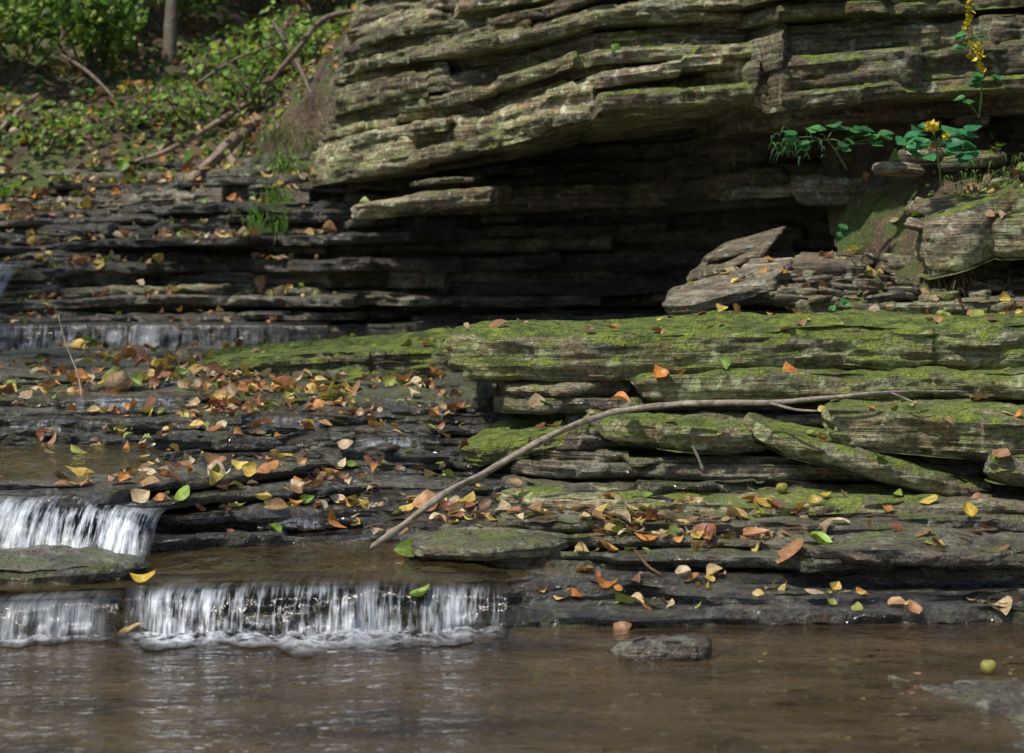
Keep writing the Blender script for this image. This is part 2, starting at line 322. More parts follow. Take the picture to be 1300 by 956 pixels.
for i in range(46):
    x=r.uniform(1.8,3.2); d=r.uniform(8.9,9.9)
    pebble(x,d,1.28+(d-9)*.75+r.uniform(.0,.08),r.uniform(.03,.13),420+i,r.uniform(.8,1.2),r.uniform(.1,.5))
for i in range(110):
    x=r.uniform(-2.5,0.1); d=r.uniform(6.9,8.4)
    pebble(x,d,.17+(d-6.78)*.18+r.uniform(.0,.03),r.uniform(.012,.04),500+i,r.uniform(.7,1.2),.1,.9)
for i in range(90):
    x=r.uniform(-1.7,1.7); d=r.uniform(4.2,5.8)
    pebble(x,d,-.035+r.uniform(-.01,.008),r.uniform(.015,.06),640+i,r.uniform(.9,1.5),.05,.4)
b.build("rock_rubble",ROCK,sharp=45)
# ---------- back wall ----------
b=B()
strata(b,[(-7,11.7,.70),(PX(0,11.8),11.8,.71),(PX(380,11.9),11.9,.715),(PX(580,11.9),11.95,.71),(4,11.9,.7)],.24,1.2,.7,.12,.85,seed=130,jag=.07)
z=.71;k=0;r=np.random.default_rng(5)
while z<1.78:
    t=r.choice([.025,.035,.05,.075,.1],p=[.3,.3,.22,.1,.08]); z+=t; f=(z-.71)/1.05; k+=1
    pr=r.normal()*.1
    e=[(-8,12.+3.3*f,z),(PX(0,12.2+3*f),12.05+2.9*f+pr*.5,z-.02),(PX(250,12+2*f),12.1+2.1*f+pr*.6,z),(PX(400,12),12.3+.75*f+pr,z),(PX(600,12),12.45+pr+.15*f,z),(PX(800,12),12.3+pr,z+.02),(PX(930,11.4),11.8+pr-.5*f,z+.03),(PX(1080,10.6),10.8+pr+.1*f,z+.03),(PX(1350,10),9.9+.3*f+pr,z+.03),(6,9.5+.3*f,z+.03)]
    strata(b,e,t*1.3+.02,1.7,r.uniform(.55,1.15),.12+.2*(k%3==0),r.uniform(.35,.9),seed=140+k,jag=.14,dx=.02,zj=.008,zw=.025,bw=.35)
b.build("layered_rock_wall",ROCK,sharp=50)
# ---------- overhanging cliff ----------
b=B(); k=0;r=np.random.default_rng(11)
f=0; grp=0; gl=0
while f<1.:
    t=r.choice([.03,.045,.07,.11,.15],p=[.3,.28,.2,.12,.1])
    if k==0: t=.06
    if k==1: t=.15
    f0=f; f+=t/1.25; k+=1
    if gl<=0: gl=r.integers(1,4); grp=r.uniform(-.2,.2) if grp<0 else r.uniform(-.24,0)
    gl-=1
    pr=r.normal()*.05+(grp if k>2 else -.08)
    sb=.5*f0
    e=[(-1.62+.5*f0,15.2,1.70+1.5*f),(PX(385,12.5)+.33*f0,13.0+.8*sb,1.60+1.45*f),(PX(470,12.)+.2*f0,12.0+pr+sb,1.63+1.4*f),(PX(600,11),11.1+pr+sb,1.71+1.2*f),(PX(700,10.5),10.55+pr+sb,1.82+1.05*f),(PX(760,10),10.15+pr+sb,1.88+1.*f),(PX(960,9.9),9.95+pr+sb,1.92+.95*f),(PX(1100,10),9.9+pr+sb,1.95+.95*f),(7,9.6+sb,1.95+.95*f)]
    strata(b,e,t*1.3+.015,2.2,r.uniform(.85,1.35)*(1.15 if k<4 else 1),r.uniform(.25,.58),.0,seed=180+k,jag=.13,dx=.018 if k%2 else .0175,zj=.01,zw=.025,bw=.4)
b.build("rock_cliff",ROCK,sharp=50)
b=B()
k=0; z=1.78
while z<2.75:
    t=r.choice([.035,.05,.08,.12],p=[.3,.3,.25,.15]); z+=t; k+=1
    pr=r.normal()*.1+(.35 if k==1 else 0)+(z-1.8)*.25
    e=[(PX(890,11.4),11.8,z),(PX(915,10.5),10.6,z),(PX(945,9.9),9.95+pr,z),(PX(1000,9.4),9.45+pr,z),(PX(1150,9.3),9.3+pr,z+.03),(PX(1350,9.2),9.2+pr,z+.06),(7,8.8+pr,z+.1)]
    strata(b,e,t*1.3+.015,1.6,r.uniform(.7,1.1),r.uniform(.3,.62),.0,seed=230+k,jag=.11,dx=.018,zj=.01,zw=.02,bw=.5)
b.build("rock_cliff",ROCK,sharp=50)
# ---------- ground ----------
def hill(X,Y):
    yb=np.interp(X,[-8,-2.2,-1.0,.0,6],[14.9,14.6,13.9,13.7,12.6])
    zb=np.interp(X,[-8,-2.2,-1.0,.0,6],[1.55,1.62,2.6,2.95,3.0])
    up=zb+(Y-yb)*np.interp(X,[-3,0],[.52,.35])+.45*fbm(X*.7,Y*.7,0*X,77)*np.clip(Y-yb,0,1)
    dn=np.maximum(-.5,zb-(yb-Y)*6)
    z=np.where(Y>yb,np.minimum(up,14),dn)
    sd=np.clip(np.abs(X)-6.5,0,30)*.5
    return z+np.where(Y>yb,0,sd)+.09*fbm(X*3,Y*3,0*X,78)
gx=np.unique(np.concatenate([np.linspace(-60,-8,30),np.arange(-8,8,.09),np.linspace(8,60,30)]))
gy=np.unique(np.concatenate([np.linspace(-40,10,40),np.arange(10,24,.09),np.linspace(24,120,40)]))
X,Y=np.meshgrid(gx,gy,indexing='ij')
b=B(); b.grid(np.stack([X,Y,hill(X,Y)],-1),(1,0,0)); b.build("ground",SOIL)
X,Y=np.meshgrid(np.arange(1.6,5,.025),np.arange(8.8,10.6,.025),indexing='ij')
Z=1.24+ (Y-9.0)*.72+ .22*fbm(X*2.5,Y*2.5,0*X,55)+.09*fbm(X*10,Y*10,0*X,56)-1.3*np.clip(2.15-X,0,1)**1.3
Z=np.minimum(Z,2.05+.1*fbm(X*3,Y*3,0*X,57))
b=B(); b.grid(np.stack([X,Y,Z],-1),(1,0,0)); b.build("soil_bank",SOIL)
# ---------- water ----------
X,Y=np.meshgrid(np.arange(-7,6.4,.025),np.arange(.5,6.25,.025),indexing='ij')
b=B(); b.grid(np.stack([X,Y,.010*fbm(X*3,Y*6,0*X,1)+.012*np.exp(-((Y-5.6)/.3)**2)*fbm(X*8,Y*14,0*X,2)],-1),(1,0,0)); b.build("creek_pool_water",POOL)
b=B()
X,Y=np.meshgrid(np.arange(-5.5,.45,.02),np.arange(5.75,7.0,.02),indexing='ij')
ed=np.interp(X,[-5.5,-1.6,-1.2,-.1,-.02,.06,.25,.45],[5.78,5.84,5.96,6.0,6.06,6.25,6.4,6.5])+.02*vn(X*6,0*X,0*X,3)
b.grid(np.stack([X,np.maximum(Y,ed),.128+.018*fbm(X*6,Y*4,0*X,3)+.02*np.clip(Y-6.7,0,1)-.05*np.clip((X+.1)/.3,0,1)],-1),(1,0,0))
b.build("creek_flow_water",FLOW)
X,Y=np.meshgrid(np.arange(-5,PX(205,6.9),.02),np.arange(6.7,7.95,.02),indexing='ij')
b=B(); b.grid(np.stack([X+.1*fbm(Y*4,0*X,0*X,4)*(X>-1.8),Y,.275+.085*(Y-6.75)/1.15+.022*fbm(X*6,Y*2,0*X,6)-.1*np.clip((X+1.5)/.35,0,1)],-1),(1,0,0))
b.build("creek_flow_water",FLOW)
def cascade(name,edge,zb,fall=.07,seed=0,f0=1.,dx=.008,foamtop=.15,foot=.0,tp=.1):
    Eg=np.array(sorted(edge)); X=np.arange(Eg[0,0],Eg[-1,0],dx)
    Y=np.interp(X,Eg[:,0],Eg[:,1]);Z=np.interp(X,Eg[:,0],Eg[:,2])
    Y=Y+.03*fbm(X*4,0*X,0*X,seed+8)
    T=np.linspace(0,1,26); nf=8; G=np.zeros((len(X),len(T)+6+nf,3)); C=np.zeros((len(X),len(T)+6+nf,3))
    nb=.035*fbm(X*7,0*X,0*X,seed)+.010*vn(X*45,0*X,0*X,seed+1)
    hh=Z-zb
    for j,bk in enumerate(np.linspace(.3,.03,6)):
        G[:,j]=np.stack([X,Y+bk,Z+.004+0*X-.006*(bk>.25)],1); C[:,j,0]=max(0,foamtop*(1-bk/.25))
    fr=np.interp(X,[X[0],X[0]+tp,X[-1]-tp,X[-1]],[0,1,1,0])*np.clip(1.1+.9*fbm(X*2.2,0*X,0*X,seed+77),.4,1.3)
    for j,t in enumerate(T):
        G[:,j+6]=np.stack([X+.004*vn(X*30,0*X+t*3,0*X,seed+2),Y-fall*t**.6-nb*t*1.2+.014*vn(X*25,0*X+t*6,0*X,seed+5)*t,Z-hh*t**1.5],1)
        C[:,j+6,0]=min(1.,foamtop+t*1.8)*f0
        C[:,j+6,1]=max(0,(t-.65)/.35)*min(1,foot*3)
    for j in range(nf):
        u=(j+1)/nf
        G[:,j+6+len(T)]=np.stack([X,G[:,5+len(T),1]-foot*u*(1+1.2*fbm(X*5,0*X,0*X,seed+9)),zb+.016*(1-u)*(1+vn(X*22,0*X+u*4,0*X,seed+12))-.004*u+.004],1)
        C[:,j+6+len(T),0]=0; C[:,j+6+len(T),1]=(1-u)*min(1,foot*9)
    C*=fr[:,None,None]
    bb=B(); bb.grid(G[:, ::-1],C[:, ::-1].reshape(-1,3)); return bb.build(name,CASC)
cascade("small_waterfall",[(PX(165,5.95),5.9,.125),(PX(330,6),5.93,.128),(PX(500,6),5.95,.13),(PX(645,6),6.0,.115)],-.0,.1,1,1.15,foot=.18)
cascade("small_waterfall",[(-4,5.7,.1),(PX(-60,5.9),5.78,.105),(PX(160,5.9),5.84,.11)],-.0,.08,2,.4,foot=.05)
cascade("small_waterfall",[(-4.5,6.7,.29),(PX(-50,6.8),6.78,.30),(PX(100,6.8),6.76,.295),(PX(210,6.7),6.75,.25)],.13,.3,3,1.2,foamtop=.4,foot=.2)
cascade("small_waterfall",[(-6,11.66,.72),(PX(0,11.8),11.68,.722),(PX(250,11.8),11.72,.725),(PX(420,11.8),11.8,.72)],.54,.06,4,.42,dx=.014,tp=.7)
cascade("small_waterfall",[(PX(-160,13),12.85,1.10),(PX(48,13),12.85,1.06)],.71,.95,5,1.2,dx=.014,foamtop=.5,tp=.2,foot=.1)
for kk,(a,c_,d,zt,zb) in enumerate([(60,260,8.55,.515,.44),(300,420,8.3,.455,.4),(430,560,7.95,.395,.33),(20,140,8.2,.45,.36),(230,340,7.5,.3,.25),(470,600,7.2,.255,.2),(330,420,6.95,.21,.17)]):
    cascade("small_waterfall",[(PX(a,d),d-.04,zt),(PX(c_,d),d-.02,zt)],zb,.05,10+kk,.35,tp=.2)
# ---------- tubes ----------
def tube(bd,pts,rad,col,ns=10,seed=0,wob=.2,sub=8):
    P=np.array(pts,float); n=len(P); t=np.linspace(0,n-1,(n-1)*sub+1)
    Q=np.vstack([2*P[0]-P[1],P,2*P[-1]-P[-2]]); out=[]
    for u in t:
        i=min(int(u),n-2); f=u-i; p0,p1,p2,p3=Q[i],Q[i+1],Q[i+2],Q[i+3]
        out.append(.5*((2*p1)+(-p0+p2)*f+(2*p0-5*p1+4*p2-p3)*f*f+(-p0+3*p1-3*p2+p3)*f**3))
    C=np.array(out); R=np.interp(t,np.arange(n),rad)
    T=np.gradient(C,axis=0); T/=np.linalg.norm(T,axis=1)[:,None]+1e-9
    up=np.array([.13,.31,.94]); A=np.cross(T,up); A/=np.linalg.norm(A,axis=1)[:,None]+1e-9; Bn=np.cross(T,A)
    th=np.linspace(0,2*np.pi,ns,endpoint=False)
    rr=R[:,None]*(1+wob*vn(t[:,None]*2.5+0*th,np.cos(th)[None,:]*1.5+0*t[:,None],np.sin(th)[None,:]*1.5+0*t[:,None],seed))
    rr[0]*=.3; rr[-1]*=.1
    G=C[:,None,:]+rr[...,None]*(np.cos(th)[None,:,None]*A[:,None,:]+np.sin(th)[None,:,None]*Bn[:,None,:])
    bd.grid(np.transpose(G,(1,0,2)),col,closed=True)
b=B()
bc=(.34,.29,.22)
tube(b,E((470,697,6.55),(505,672,6.62),(560,630,6.75),(620,598,6.9),(690,558,7.0),(750,532,7.1),(800,520,7.13),(880,512,7.12),(975,511,7.08),(1050,505,7.05),(1130,498,7.05),(1230,497,7.2)),[.011,.012,.013,.0125,.012,.0115,.011,.011,.010,.008,.006,.003],bc,10,1,.45)
tube(b,E((975,511,7.08),(1010,520,7.0),(1040,522,6.95)),[.006,.005,.003],bc,7,2)
tube(b,E((1130,498,7.05),(1165,512,7.0),(1185,514,7.0)),[.004,.003,.002],bc,7,2)
b.build("fallen_branch",BARK)
b=B()
tube(b,E((893,598,6.95),(886,580,6.95),(880,568,6.95)),[.006,.005,.003],bc,7,3)
tube(b,E((806,698,6.4),(822,718,6.35),(840,730,6.3)),[.005,.005,.003],(.15,.08,.04),7,3)
tube(b,E((105,520,8.6),(100,480,8.7),(85,440,8.8),(75,405,8.85),(78,395,8.9)),[.005,.004,.003,.002,.001],bc,7,3)
for i in range(26):
    r=np.random.default_rng(800+i); px=r.uniform(450,1250); d=r.uniform(6.35,6.8) if i<16 else r.uniform(8.9,11)
    x=PX(px,d); z=.24 if i<16 else .62; a=r.uniform(0,3.14); l=r.uniform(.06,.2)
    tube(b,[(x,d,z),(x+l*.5*np.cos(a),d+l*.5*np.sin(a)*.5,z+.008),(x+l*np.cos(a),d+l*np.sin(a)*.5,z)],[.003,.003,.0015],(.16,.09,.05),6,i)
b.build("fallen_twig",BARK)
b=B(); rc=(.32,.24,.17)
tube(b,E((222,246,14.0),(250,222,14.2),(285,190,14.5),(320,160,14.9),(345,140,15.3)),[.03,.045,.05,.04,.03],rc,10,5,.5)
tube(b,E((285,190,14.5),(300,215,14.3),(290,245,14.2)),[.03,.025,.015],rc,8,6)
tube(b,E((170,205,14.6),(215,190,14.7),(285,150,15.2),(330,120,15.6)),[.015,.02,.025,.02],rc,8,6)
tube(b,E((330,120,14.6),(380,60,14.6),(420,20,14.7),(520,8,14.4),(600,-10,14.)),[.016,.02,.02,.018,.015],(.2,.15,.11),8,7)
tube(b,E((345,25,14.8),(375,75,14.6),(400,130,14.2),(412,160,14.0)),[.015,.015,.012,.008],(.2,.15,.11),8,7)
tube(b,E((0,165,15.2),(25,140,15.4),(50,118,15.7)),[.02,.02,.015],rc,8,7)
tube(b,E((245,110,15.4),(300,75,15.6),(390,40,15.4)),[.012,.015,.01],(.2,.15,.11),8,9)
tube(b,E((60,60,15.9),(110,90,15.6),(150,130,15.2)),[.012,.015,.01],(.2,.15,.11),8,9)
b.build("exposed_root",BARK)
# ---------- leaves ----------
def leafset(bd,pos,nrm,size,col,r,curl=.25,wid=.42,lobed=False,droop=None):
    n=len(pos); U=np.linspace(0,1,7); Vv=np.array([-1,-.5,0,.5,1.])
    w=np.sin(np.pi*U**.75)**.8; w[0]=.04; w[-1]=.02
    wd=wid*r.uniform(.7,1.25,n)
    c1=curl*r.uniform(-1,1.8,n); c2=curl*r.uniform(-1,1.7,n); tw=curl*r.uniform(-2,2,n)
    lx=(U-.5)[None,:,None]+0*Vv[None,None,:]+np.zeros((n,1,1))
    ser=1+.12*np.cos(U*40)[None,:,None]
    ly=(w[None,:,None]*Vv[None,None,:])*wd[:,None,None]*ser+(r.uniform(-.25,.25,n)[:,None,None]*((U-.5)**2)[None,:,None])
    lz=c1[:,None,None]*(Vv**2)[None,None,:]*w[None,:,None]*.45+c2[:,None,None]*((U-.5)**2)[None,:,None]*1.6+tw[:,None,None]*(U-.5)[None,:,None]*ly
    N_=nrm/np.linalg.norm(nrm,axis=1)[:,None]
    rnd=r.normal(size=(n,3)); A=rnd-(rnd*N_).sum(1)[:,None]*N_; A/=np.linalg.norm(A,axis=1)[:,None]
    if droop is not None: A=droop-(droop*N_).sum(1)[:,None]*N_; A/=np.linalg.norm(A,axis=1)[:,None]+1e-9
    Bn=np.cross(N_,A)
    s=size[:,None,None,None]
    G=pos[:,None,None,:]+s*(lx[...,None]*A[:,None,None,:]+ly[...,None]*Bn[:,None,None,:]+lz[...,None]*N_[:,None,None,:])
    m=7*5; i=np.arange(6)[:,None];j=np.arange(4)[None,:]
    q=np.stack([i*5+j,(i+1)*5+j,(i+1)*5+j+1,i*5+j+1],-1).reshape(-1,4)
    Q=(q[None]+(np.arange(n)*m)[:,None,None]).reshape(-1,4)
    bd.add(G.reshape(-1,3),Q,np.repeat(col,m,0))
PAL=np.array([(.52,.24,.07),(.42,.26,.11),(.34,.19,.09),(.60,.44,.16),(.64,.52,.12),(.42,.31,.18),(.22,.13,.07),(.64,.28,.06),(.60,.48,.30),(.28,.11,.05),(.30,.34,.07),(.62,.52,.32),(.20,.30,.05),(.66,.48,.10),(.40,.24,.10)])
sc=bpy.context.scene
bpy.context.view_layer.update(); dg=bpy.context.evaluated_depsgraph_get()
def drop(x,y,z=6.,z2=None):
    ok,loc,nr,idx,ob,_=sc.ray_cast(dg,Vector((x,y,z)),Vector((0,0,-1)))
    return (loc,nr,ob) if ok else None
def scatter(bd,r,xr,yr,n,size,ztop=6.,clump=2.,pal=PAL,thr=-.1,maxtry=12,nzmin=.45,lift=.35,tiltj=.4,curl=.4,skip=("branch","water"),thin=()):
    P=[];Nn=[];t=0
    while len(P)<n and t<n*maxtry:
        t+=1; x=r.uniform(*xr);y=r.uniform(*yr)
        if float(vn(x*clump,y*clump,0.,91))*.6+r.normal()*.3<thr: continue
        h=drop(x,y,ztop)
        if not h: continue
        loc,nr,ob=h
        if nr.z<nzmin or any(s_ in ob.name for s_ in skip): continue
        if any(s_ in ob.name for s_ in thin) and r.random()<.9: continue
        P.append(loc);Nn.append(nr)
    if not P: return
    P=np.array(P);Nn=np.array(Nn); n=len(P)
    sz=size*r.lognormal(0,.3,n)
    Nn=Nn*1.+r.normal(size=(n,3))*tiltj; Nn[:,2]=np.abs(Nn[:,2])+.15
    P[:,2]+=sz*lift*.35+.004
    c=pal[r.integers(0,len(pal),n)]*r.uniform(.65,1.15,(n,1))
    leafset(bd,P,Nn,sz,c,r,curl)
b=B(); r=np.random.default_rng(21)
MS=("mossy_rock_slab",)
K=dict(tiltj=.6,curl=.6,lift=.6)
scatter(b,r,(-2.6,-.3),(8.55,10.2),330,.055,ztop=1.4,thr=-.1,thin=MS,**K)
scatter(b,r,(-2.9,-.4),(10.2,11.6),110,.055,ztop=1.4,thr=0,thin=MS,**K)
scatter(b,r,(-1.9,-.2),(8.3,9.1),110,.052,ztop=1.4,thin=MS,**K)
scatter(b,r,(-1.9,.1),(6.85,8.5),300,.045,ztop=1.0,thr=-.15,clump=3,tiltj=.5,curl=.5,lift=.5,thin=MS)
scatter(b,r,(-1.95,-1.2),(7.3,8.5),30,.05,ztop=1.0,skip=(),tiltj=.6)
scatter(b,r,(-.6,-.1),(6.75,7.2),26,.055,ztop=1.0)
scatter(b,r,(0.0,1.1),(6.45,6.85),110,.048,ztop=.8,thr=-.2)
scatter(b,r,(0.1,1.9),(6.05,6.6),90,.048,ztop=.8,thr=-.2)
scatter(b,r,(0.3,2.2),(6.8,7.5),50,.045,ztop=.8)
scatter(b,r,(-.1,2.4),(7.45,8.0),34,.045,ztop=1.)
scatter(b,r,(.6,3.),(8.4,9.5),190,.05,ztop=1.7,thr=.0)
scatter(b,r,(-4,-.6),(11.8,14.6),480,.055,ztop=1.75,thr=0,nzmin=.3,**K)
scatter(b,r,(1.7,3.2),(8.9,10.2),130,.05,ztop=1.7,nzmin=.2)
scatter(b,r,(1.,2.3),(4.2,5.5),30,.04,ztop=.6)
scatter(b,r,(-.5,2.6),(9.2,12.),60,.05,ztop=4,thr=.1,nzmin=.3)
HP=np.vstack([PAL*.9,PAL[[1,2,5,6]]*.7])
scatter(b,r,(-6,.2),(14,20),4200,.06,ztop=9,thr=-.05,nzmin=.1,pal=HP,tiltj=.8,curl=.6,lift=.7)
OR=np.array([.66,.25,.04]);YE=np.array([.66,.48,.05]);GR=np.array([.26,.42,.05]);BR=np.array([.42,.22,.1]);TN=np.array([.55,.43,.25])
sp=[(838,463,7.5,OR,.075,1),(788,506,7.2,OR,.08,0),(1003,455,7.5,OR*.9,.065,1),(918,456,7.52,GR*.6,.07,1),(180,758,5.97,YE,.085,0),(536,763,5.9,GR,.07,0),(787,778,5.95,BR*.8,.075,1),(165,798,5.8,TN,.09,0),(1230,652,6.7,YE*.8,.07,1),(1050,612,6.9,YE*.8,.04,0),(230,655,6.9,GR,.08,1),(348,668,6.85,GR*.9,.06,0),(390,628,7.1,GR*.7,.06,1),(428,612,7.2,TN,.06,1),(1000,728,6.3,BR,.12,0),(1040,738,6.3,GR*1.1,.08,0),(960,670,6.5,BR*1.3,.1,0),(820,682,6.5,OR,.08,0),(880,738,6.25,BR,.07,0),(730,750,6.15,OR*.6,.07,0),(1160,775,6.0,BR,.06,1),(1270,762,6.05,TN,.1,0),(515,705,6.5,GR*.6,.08,1),(770,745,6.2,OR*.7,.07,0),(180,625,6.8,TN,.07,1),(540,620,7.0,BR*1.2,.1,1),(500,640,6.9,BR*1.1,.1,0),(850,752,6.1,TN,.05,0),(250,560,7.9,YE*.8,.06,0),(440,570,7.8,TN,.07,1),(190,545,8.,GR,.06,0)]
for px,py,d,c,s,st_ in sp:
    x,y,z=W(px,py,d); h=drop(x,y,z+.25)
    zz=h[0].z+s*.1+.004 if h and h[0].z>z-.15 else z
    if st_: zz+=s*.12
    nn=np.array([[r.normal()*.3,-.7 if st_ else -.15,.8]])
    leafset(b,np.array([[x,y,zz]]),nn,np.array([s]),np.array([c]),r,.45,.42)
b.build("fallen_leaves",LEAF)
# ---------- vegetation ----------
GP=np.array([(.13,.28,.03),(.20,.38,.04),(.30,.48,.06),(.15,.32,.05),(.36,.48,.07),(.08,.16,.03)])
def clump(bd,r,c,rad,n,size,pal=GP,droop=.2):
    d=r.normal(size=(n,3)); d/=np.linalg.norm(d,axis=1)[:,None]; P=np.array(c)+d*np.array(rad)*r.uniform(.2,1,(n,1))**.5
    N_=r.normal(size=(n,3))*.5+np.array([0,-.35,.7])
    leafset(bd,P,N_,size*r.uniform(.6,1.3,n),pal[r.integers(0,len(pal),n)]*r.uniform(.6,1.3,(n,1)),r,.25,.38)
def shrub(name,px,d,h,w,seed,n=420,size=.09):
    r=np.random.default_rng(seed); x=PX(px,d); g=drop(x,d,12); z=g[0].z if g else 2
    e=bpy.data.objects.new(name,None); sc.collection.objects.link(e)
    lb=B(); tb=B()
    for i in range(9):
        a=r.uniform(0,6.28); l=h*r.uniform(.5,1.1)
        tip=np.array([x+w*np.cos(a)*r.uniform(.2,1),d+w*.6*np.sin(a),z+l])
        tube(tb,[(x,d,z-.1),tuple((np.array([x,d,z])+tip)/2+r.normal(size=3)*.06),tuple(tip)],[.014,.009,.003],(.12,.09,.06),6,i)
        for f in(.5,.75,1.):
            c=np.array([x,d,z])*(1-f)+tip*f
            clump(lb,r,c,(.3,.25,.13),n//27,size)
    tb.build("stems",BARK,parent=e); lb.build("leaves",GREEN,parent=e)
for i,(px,d,h,w,n,s) in enumerate([(10,16.0,1.1,.9,900,.085),(110,16.6,1.1,.9,900,.085),(60,18.2,1.5,1.,900,.1),(-90,16,1.1,.8,500,.1),(210,17.6,1.2,.9,800,.08),(300,16.4,.5,.6,360,.065),(310,18.2,1.3,1.1,800,.09),(160,15.3,.25,.4,150,.055),(40,15.1,.3,.5,180,.06),(385,15.4,.4,.5,300,.06),(410,16.6,.8,.8,600,.08),(330,15.2,.35,.4,220,.06),(250,15.4,.3,.4,200,.055)]):
    shrub("forest_shrub",px,d,h,w,500+i,n,s)
def tree(px,d,h,r0,seed,lean=(0,0),crown=1.8,nl=2200,lo=.5,ls=.12,nb=14):
    r=np.random.default_rng(seed); x=PX(px,d); g=drop(x,d,20); z=g[0].z-.1 if g else 0
    if z>13: z=3
    e=bpy.data.objects.new("deciduous_tree",None); sc.collection.objects.link(e)
    tb=B();lb=B()
    k=[np.array([x+lean[0]*t+.12*r.normal()*t,d+lean[1]*t,z+h*t]) for t in(0,.15,.35,.6,.85,1)]
    tube(tb,k,[r0*1.4,r0,r0*.85,r0*.6,r0*.35,r0*.1],(.2,.17,.13),12,seed,.15)
    for i in range(nb):
        t=r.uniform(lo,1); base=k[0]*(1-t)+k[-1]*t; a=r.uniform(0,6.28); l=crown*r.uniform(.5,1)*(1.2-t*.5)
        tip=base+np.array([np.cos(a)*l,np.sin(a)*l,r.uniform(.1,.8)])
        mid=(base+tip)/2+np.array([0,0,.1])
        tube(tb,[base,mid,tip],[r0*.3,r0*.2,.008],(.13,.11,.085),7,i)
        for f in(.45,.7,.95):
            clump(lb,r,base*(1-f)+tip*f+r.normal(size=3)*.15,(.5,.5,.28),nl//(3*nb),ls)
    tb.build("trunk_and_limbs",BARK,parent=e); lb.build("leaves",GREEN,parent=e)
tree(215,17.2,5.,.05,601,(.15,.3),1.5,1300)
tree(22,17.5,6.,.04,602,(-.6,.3),1.5,1300)
tree(128,19.,6.,.045,603,(-1.2,.3),1.5,1300)
tree(1000,15.,6.,.14,604,(.3,.3))
tree(-1090,9.2,7.5,.14,605,(1.3,-.2),2.6,1000,.6,.12,14)  # unseen tree left of frame, added so its crown shades the left wall
tree(-900,11.,7.,.12,607,(.9,-.3),2.3,1000,.6,.12,14)  # second out-of-frame tree, added to cast dappled shade
def tuft(name,c,n,l,seed,col=(.18,.34,.04),spread=.5,up=.6,wd=.0045):
    r=np.random.default_rng(seed); bb=B()
    for i in range(n):
        a=r.uniform(0,6.28); L=l*r.uniform(.3,1.1); s=spread*r.uniform(.3,1)
        x,y,z=c[0]+r.normal()*.08,c[1]+r.normal()*.04,c[2]+r.normal()*.03
        T=np.linspace(0,1,7)
        dxy=np.array([np.cos(a),np.sin(a)*.6-.2])*s*L
        cx=x+dxy[0]*T; cy=y+dxy[1]*T; cz=z+L*(up*T*1.6-1.1*T**2*(.6+s))
        w=wd*np.sin(np.pi*np.clip(T*.9+.1,0,1))
        G=np.stack([np.stack([cx-w,cy,cz],1),np.stack([cx,cy-.002,cz+w*.3],1),np.stack([cx+w,cy,cz],1)],0)
        bb.grid(G,np.array(col)*r.uniform(.6,1.3))
    bb.build(name,GREEN)
tuft("grass_tuft",W(365,215,13.2),80,.35,1)
tuft("grass_tuft",W(345,300,12.9),60,.32,2,(.16,.34,.04),.35,.9)
tuft("grass_tuft",W(355,270,13.0),60,.35,3,(.18,.36,.04),.35,.8)
tuft("grass_tuft",W(400,190,13.4),80,.4,4,(.2,.22,.07))
tuft("grass_tuft",W(350,180,13.8),80,.45,8,(.22,.24,.08))
tuft("grass_tuft",W(1210,345,8.85),90,.2,5,(.3,.2,.1),.6,.4,.002)
def broad(name,stem,leaves,size,seed,pal=((.05,.20,.05),(.08,.28,.07),(.04,.15,.06)),fl=None):
    r=np.random.default_rng(seed); e=bpy.data.objects.new(name,None); sc.collection.objects.link(e)
    tb=B();lb=B(); S=[np.array(W(*s)) for s in stem]
    tube(tb,S,np.linspace(.005,.003,len(S)),(.16,.26,.07),7,seed)
    for px,py,d in leaves:
        p=np.array(W(px,py,d)); j=min(range(len(S)),key=lambda i:np.linalg.norm(S[i]-p)); 
        tube(tb,[S[j],(S[j]+p)/2+np.array([0,0,.01]),p],[.003,.002,.0015],(.16,.26,.07),6,1)
        dr=(p-S[j]); dr/=np.linalg.norm(dr)+1e-6
        for q in range(3):
            dd=dr+r.normal(size=3)*.6
            leafset(lb,(p+dd*size*.3)[None],np.array([[r.normal()*.3,-.45,.85]]),np.array([size*r.uniform(.7,1.1)]),np.array([pal[r.integers(len(pal))]])*1.3,r,.2,.36,droop=dd[None])
    tb.build("stems",BARK,parent=e); lb.build("leaves",GREEN,parent=e)
    if fl:
        fb=B()
        for px,py,d,rx,rz,n in fl:
            c=np.array(W(px,py,d)); P=c+r.uniform(-1,1,(n,3))*np.array([rx,rx,rz])
            leafset(fb,P,r.normal(size=(n,3)),r.uniform(.012,.024,n),np.tile((.75,.60,.03),(n,1))*r.uniform(.7,1.1,(n,1)),r,.4,.6)
        fb.build("flowers",LEAF,parent=e)
broad("goldenrod_plant",[(1243,150,9.0),(1246,110,8.98),(1240,70,8.95),(1232,30,8.93),(1230,5,8.93)],[(1262,102,8.95),(1240,108,8.95),(1228,130,8.98),(1248,50,8.93),(1225,60,8.93),(1240,90,8.93),(1222,40,8.93)],.06,1,fl=[(1231,12,8.93,.012,.045,36),(1238,65,8.94,.035,.04,50),(1228,30,8.93,.015,.03,24),(1246,85,8.94,.02,.02,20)])
broad("wildflower_plant",[(1195,235,8.95),(1192,210,8.92),(1188,180,8.9),(1185,165,8.9)],[(1160,172,8.85),(1175,190,8.85),(1205,190,8.85),(1222,172,8.88),(1200,168,8.95),(1180,165,8.95),(1215,200,8.85),(1165,185,8.9),(1225,185,8.9)],.1,2,pal=((.04,.19,.08),(.06,.26,.09)),fl=[(1183,160,8.85,.025,.015,40),(1200,172,8.85,.015,.012,16)])
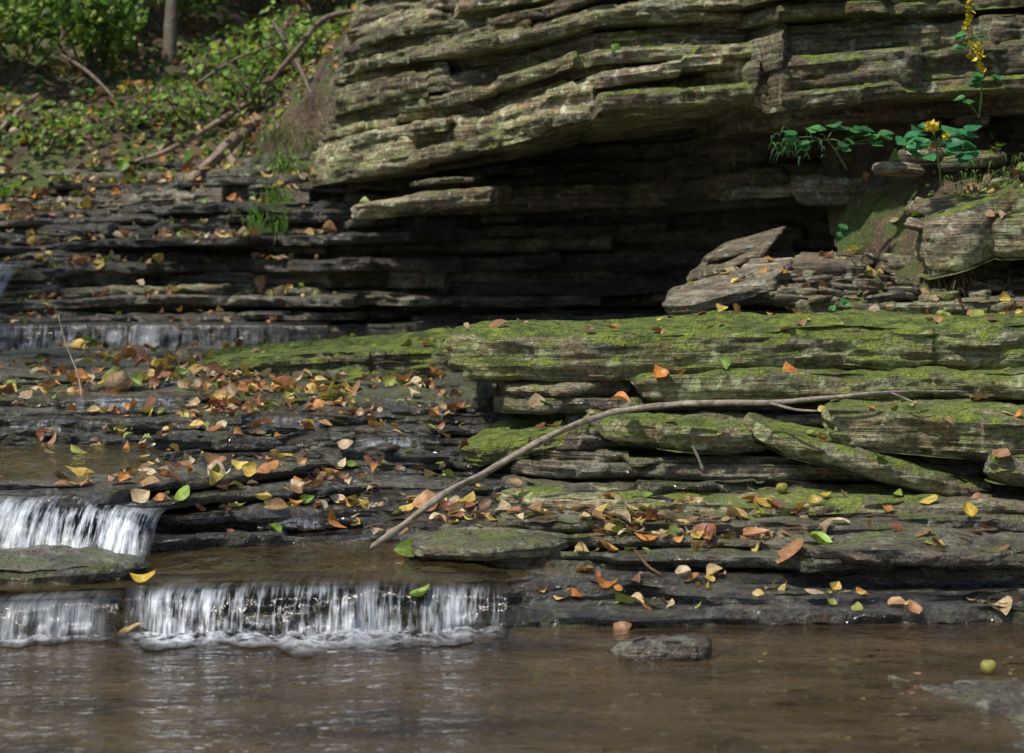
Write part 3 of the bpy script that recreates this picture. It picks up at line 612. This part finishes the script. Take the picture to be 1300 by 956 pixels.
broad("green_leafy_plant",[(1075,215,9.3),(1060,190,9.25),(1050,178,9.2)],[(1040,170,9.2),(1060,165,9.2),(1085,172,9.2),(1105,182,9.2),(1120,175,9.2),(1025,182,9.2),(1008,175,9.2),(1070,182,9.15),(1095,168,9.2)],.075,3)
broad("green_leafy_plant",[(1068,300,9.2),(1067,290,9.15)],[(1070,292,9.1)],.06,4)
broad("green_leafy_plant",[(1060,395,8.5),(1062,388,8.45)],[(1058,390,8.4),(1070,386,8.4)],.05,5)
tuft("grass_tuft",W(1010,190,9.4),30,.2,7,(.06,.2,.05))
for i,(px,d) in enumerate([(1250,9.2),(1290,9.3),(1180,9.4),(1220,9.1),(1300,9.0)]):
    x=PX(px,d); h=drop(x,d,1.78); 
    if h: tuft("grass_tuft",(x,d,h[0].z),30,.14,30+i,(.16,.28,.05))
b=B(); r=np.random.default_rng(77)
scatter(b,r,(-6,.2),(14.2,19),2100,.055,ztop=9,thr=.0,nzmin=.1,pal=GP,lift=1.2,tiltj=.5)
scatter(b,r,(1.75,3.2),(8.9,10.2),160,.035,ztop=1.75,thr=-.1,nzmin=.1,pal=GP*.8,lift=1.,tiltj=.5)
scatter(b,r,(-1.6,1.6),(9.9,13),120,.035,ztop=4,thr=.05,nzmin=.2,pal=GP,lift=.8,tiltj=.5)
b.build("ground_cover_plants",GREEN)
fr=B()
for px,py,d in((1255,822,5.3),(993,530,7.0),(1195,395,8.6)):
    x,y,z=W(px,py,d); h=drop(x,y,z+.2); zz=(h[0].z if h else z)+.02
    a=np.linspace(0,2*np.pi,17)[:-1];p=np.linspace(0,np.pi,12); s=.022
    rr=s*(np.sin(p)**.85); G=np.stack([x+np.outer(np.cos(a),rr),y+np.outer(np.sin(a),rr),zz+np.outer(np.ones(16),-s*.9*np.cos(p)+.3*s*np.exp(-(rr/s)**2*9)*(-1)*(p>1.5))],-1)
    fr.grid(G,(.34,.34,.07),closed=True)
fr.build("fallen_fruit",LEAF)
# ---------- light ----------
S=Vector((-.42,-.34,.84)).normalized()
l=bpy.data.lights.new("sun","SUN"); l.energy=4.5; l.angle=math.radians(2.); l.color=(1,.94,.84)
lo=bpy.data.objects.new("sun",l); sc.collection.objects.link(lo); lo.rotation_euler=S.to_track_quat('Z','Y').to_euler()
w=bpy.data.worlds.new("World"); sc.world=w; w.use_nodes=True; nt=w.node_tree
sk=nt.nodes.new('ShaderNodeTexSky'); sk.sky_type='NISHITA'; sk.sun_disc=False
sk.sun_elevation=math.asin(S.z); sk.sun_rotation=math.atan2(S.x,S.y)
nt.links.new(sk.outputs[0],nt.nodes['Background'].inputs[0]); nt.nodes['Background'].inputs[1].default_value=.15
# ---------- camera ----------
c=bpy.data.cameras.new("camera"); co=bpy.data.objects.new("camera",c); sc.collection.objects.link(co)
co.location=(0,0,H); co.rotation_euler=(math.radians(90),0,0); c.lens=70; c.sensor_width=36; c.shift_y=-148/1300
c.clip_end=500; c.dof.use_dof=True; c.dof.focus_distance=7.2; c.dof.aperture_fstop=4.
sc.camera=co
sc.view_settings.view_transform='Standard'; sc.view_settings.look='None'; sc.view_settings.exposure=0
